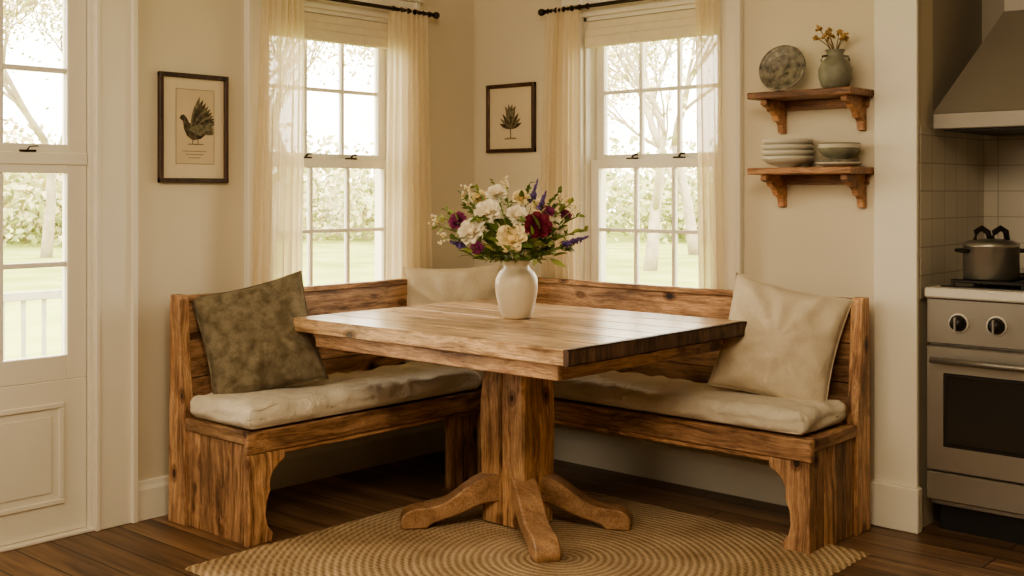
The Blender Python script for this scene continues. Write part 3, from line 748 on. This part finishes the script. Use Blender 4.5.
for gx in (x0+.20,x1-.20):
    for gy in (.19,.47):
        for o in (-.09,0,.09):
            r.box(gx+o-.005,gx+o+.005,gy-.12,gy+.12,.922,.934,DARKM,.002); r.box(gx-.13,gx+.13,gy+o-.005,gy+o+.005,.922,.934,DARKM,.002)
        for sx in (-.125,.125):
            for sy in (-.115,.115): r.box(gx+sx-.006,gx+sx+.006,gy+sy-.006,gy+sy+.006,.909,.934,DARKM,.001)
        r.box(gx-.13,gx+.13,gy-.122,gy-.112,.922,.934,DARKM,.002); r.box(gx-.13,gx+.13,gy+.112,gy+.122,.922,.934,DARKM,.002)
        r.lathe([(0,.022),(.04,.02),(.045,.0)],(gx,gy,.905),DARKM,24)
r.done()
p=MB('cooking_pot'); cx,cy,z=2.485,.17,.935
p.lathe([(0,0),(.092,0),(.097,.004),(.097,.120),(.101,.125),(.097,.128),(.092,.125)],(cx,cy,z),STEEL,44)
p.lathe([(.099,.125),(.098,.133),(.076,.143),(.03,.149),(.0,.150)],(cx,cy,z),STEEL,44)
c0=Vector((cx,cy,z))
for s in (-1,1):
    p.tube([c0+dv*s*.06+Vector((0,0,.14)),c0+dv*s*.055+Vector((0,0,.175)),c0+dv*s*.035+Vector((0,0,.188)),c0+dv*s*.012+Vector((0,0,.172)),c0+dv*s*.005+Vector((0,0,.148))],.011,DARKM,10)
c0=Vector((cx,cy,z+.105))
for s in (-1,1):
    n_=Vector((-dv.y,dv.x,0)); p.tube([c0+dv*s*.094+n_*.03,c0+dv*s*.118+n_*.028,c0+dv*s*.118-n_*.028,c0+dv*s*.094-n_*.03],.007,DARKM,8)
p.done()
h=MB('range_hood')
hx0,hx1,hy0,hy1=2.305,3.065,.075,.655
h.box(hx0,hx1,hy0,hy1,1.490,1.550,HOODM,.003)
ax0,ax1,ay0=2.475,2.895,.33
b0=[(hx0,hy0,1.55),(hx1,hy0,1.55),(hx1,hy1,1.55),(hx0,hy1,1.55)]; t0=[(ax0,ay0,1.94),(ax1,ay0,1.94),(ax1,hy1,1.94),(ax0,hy1,1.94)]
h.add(b0+t0,[(0,1,5,4),(1,2,6,5),(2,3,7,6),(3,0,4,7)],HOODM)
h.box(ax0,ax1,ay0,hy1,1.94,CZ-.001,HOODM,.002)
h.box(hx0+.03,hx1-.03,hy0+.03,hy1-.03,1.484,1.491,DARKM,0)
h.done()
c=MB('kitchen_counter'); c.box(3.08,XM-.01,.03,.65,.0,.87,TRIM,.003); c.box(3.075,XM-.01,.0,.655,.87,.905,PANEL,.004); 
for i in range(4): c.box(3.10+.6*i,3.66+.6*i,.01,.03,.12,.84,TRIM,.006)
c.done()

# ------------------------------------------------------------------ outdoors
def outmat(name,c1,c2,scale):
    m,nt,out=newmat(name); b_=bsdf(nt,out,1,0,0)
    tc=N(nt,'ShaderNodeTexCoord'); no=N(nt,'ShaderNodeTexNoise',Scale=scale,Detail=5.0); L(nt,tc.outputs['Object'],no.inputs['Vector'])
    r_=ramp(nt,[(.35,c1),(.65,c2)]); L(nt,no.outputs['Fac'],r_.inputs[0]); L(nt,r_.outputs[0],b_.inputs['Base Color']); return m
LAWN=outmat('lawn_grass',(.25,.30,.09),(.38,.42,.15),.8); BARK=outmat('tree_bark',(.32,.27,.21),(.45,.39,.32),4)
LF=[outmat('leaves_a',(.33,.37,.18),(.50,.51,.28),1.5),outmat('leaves_b',(.50,.44,.27),(.64,.57,.38),1.5)]  # leaf and bark tones kept pale, outdoor haze is put into the colour
g=MB('lawn_ground'); g.add([(-60,-30,-.35),(-.16,-30,-.35),(-.16,60,-.35),(-60,60,-.35)],[(0,1,2,3)],LAWN); g.add([(-.16,.82,-.35),(30,.82,-.35),(30,60,-.35),(-.16,60,-.35)],[(0,1,2,3)],LAWN); g.done()
def tree(x,y,h,leaves,mat,seed,spread=1.0,thick=.018):
    random.seed(seed); m=MB('garden_tree'); tips=[]
    def br(p,d,l,r_,lv):
        pts=[p]; q=p.copy(); dd=d.copy()
        for i in range(4):
            dd=(dd+Vector((U(-1,1),U(-1,1),U(-.4,.6)))*.16).normalized(); q=q+dd*l/4; pts.append(q.copy())
        m.tube(pts,[r_*(1-.12*i) for i in range(5)],BARK,6 if lv<2 else 4)
        if lv>=5: tips.append(q); return
        if lv>=2: tips.append(q)
        for i in range(3):
            nd=(dd+Vector((U(-1,1),U(-1,1),U(-.3,.7)))*.75*spread).normalized(); br(pts[random.choice((2,3,4))] if i else q,nd,l*.70,max(.006,r_*.55),lv+1)
    br(Vector((x,y,-.4)),Vector((U(-.1,.1),U(-.1,.1),1)),h*.32,h*thick,0)
    for i in range(leaves):
        t_=random.choice(tips); c=t_+Vector((random.gauss(0,1),random.gauss(0,1),random.gauss(0,.8)))*h*.05
        s_=U(.035,.075); a=Vector((U(-1,1),U(-1,1),U(-1,1))).normalized(); b_=a.cross(Vector((U(-1,1),U(-1,1),U(-1,1)))).normalized()
        m.add([c-a*s_,c-b_*s_*.6,c+a*s_,c+b_*s_*.6],[(0,1,2,3)],mat)
    m.done()
tree(-9.5,15.0,8,900,LF[1],11); tree(-6.0,17,9,8000,LF[0],12); tree(-13.0,14.5,8,7000,LF[1],13)
tree(-15.5,10.0,8,900,LF[1],14); tree(-19,12.5,9,8000,LF[0],15); tree(-18,3.2,8,900,LF[1],16); tree(-22,5.5,9,8000,LF[1],17); tree(-12.0,20.5,9,8000,LF[0],18); tree(-23,9,9,7000,LF[0],19)
random.seed(99)
m=MB('distant_treeline')
for i in range(110):
    a=D(88+U(0,85)); rr=U(30,40); x=math.cos(a)*rr; y=math.sin(a)*rr; hh=U(1.6,3.6)
    mt=random.choice(LF)
    for j in range(420):
        q=Vector((random.gauss(0,1),random.gauss(0,1),random.gauss(0,1))); q=q.normalized()*(R()**.4)
        c=Vector((x+q.x*hh*1.2,y+q.y*hh*1.2,-.35+hh*.55+q.z*hh*.6))
        s_=U(.07,.17); aa=Vector((U(-1,1),U(-1,1),U(-1,1))).normalized(); b_=aa.cross(Vector((U(-1,1),U(-1,1),U(-1,1)))).normalized()
        m.add([c-aa*s_,c-b_*s_*.7,c+aa*s_,c+b_*s_*.7],[(0,1,2,3)],mt)
m.done()
m=MB('porch_railing')
FW_=plain('railing_paint',(.34,.32,.27),.6)
X=-3.85
m.box(X-.03,X+.03,-3.2,.55,.50,.56,FW_,.004); m.box(X-.02,X+.02,-3.2,.55,-.12,-.07,FW_,.004)
for i in range(26): y=-3.15+i*.147; m.box(X-.012,X+.012,y-.012,y+.012,-.10,.52,FW_,0)
for y in (-3.2,-1.4,.55): m.box(X-.045,X+.045,y-.045,y+.045,-.36,.64,FW_,.004)
m.done()

# ------------------------------------------------------------------ world + lights
wd=bpy.data.worlds.new('World'); scene.world=wd; wd.use_nodes=True
bg=wd.node_tree.nodes['Background']; bg.inputs[0].default_value=(1.0,.91,.75,1); bg.inputs[1].default_value=8.0
def area(name,loc,tgt,sx,sy,e,col,portal=False):
    l=bpy.data.lights.new(name,'AREA'); l.shape='RECTANGLE'; l.size=sx; l.size_y=sy; l.energy=e; l.color=col
    o=bpy.data.objects.new(name,l); scene.collection.objects.link(o); o.location=loc
    o.rotation_euler=(Vector(tgt)-Vector(loc)).to_track_quat('-Z','Y').to_euler()
    if portal: l.cycles.is_portal=True
    return o
area('window_portal',(-.16,-.875,1.4),(1,-.875,1.4),.80,1.35,1,(1,1,1),True)
area('window_portal.001',(1.07,.16,1.4),(1.07,-1,1.4),.80,1.35,1,(1,1,1),True)
area('door_portal',(-.16,-2.515,1.3),(1,-2.515,1.3),.9,1.6,1,(1,1,1),True)
area('ceiling_fill',(2.9,-3.0,2.62),(1.9,-1.6,0),1.3,1.3,58,(1.0,.82,.57))  # added warm fill just under the ceiling, stands for no real fixture
area('south_fill',(1.4,-5.4,2.2),(1.3,-.5,1.0),1.8,1.1,34,(1.0,.85,.63))  # added soft fill behind the camera, aimed at the corner; no real source
sl=bpy.data.lights.new('sun','SUN'); sl.energy=3.5; sl.angle=D(3); sl.color=(1,.9,.74); so=bpy.data.objects.new('sun',sl); scene.collection.objects.link(so)
so.rotation_euler=Vector((-.55,.45,-.75)).to_track_quat('-Z','Y').to_euler()

# ------------------------------------------------------------------ camera
cam=bpy.data.cameras.new('camera'); co=bpy.data.objects.new('camera',cam); scene.collection.objects.link(co)
co.location=(4.02,-4.18,1.26); co.rotation_euler=(D(90),0,D(42)); cam.sensor_width=36; cam.lens=1153/1024*36; cam.shift_y=-97/1024
scene.camera=co
try:
    scene.view_settings.view_transform='AgX'; scene.view_settings.look='AgX - Medium High Contrast'
except Exception as e: print(e)
scene.view_settings.exposure=0.45
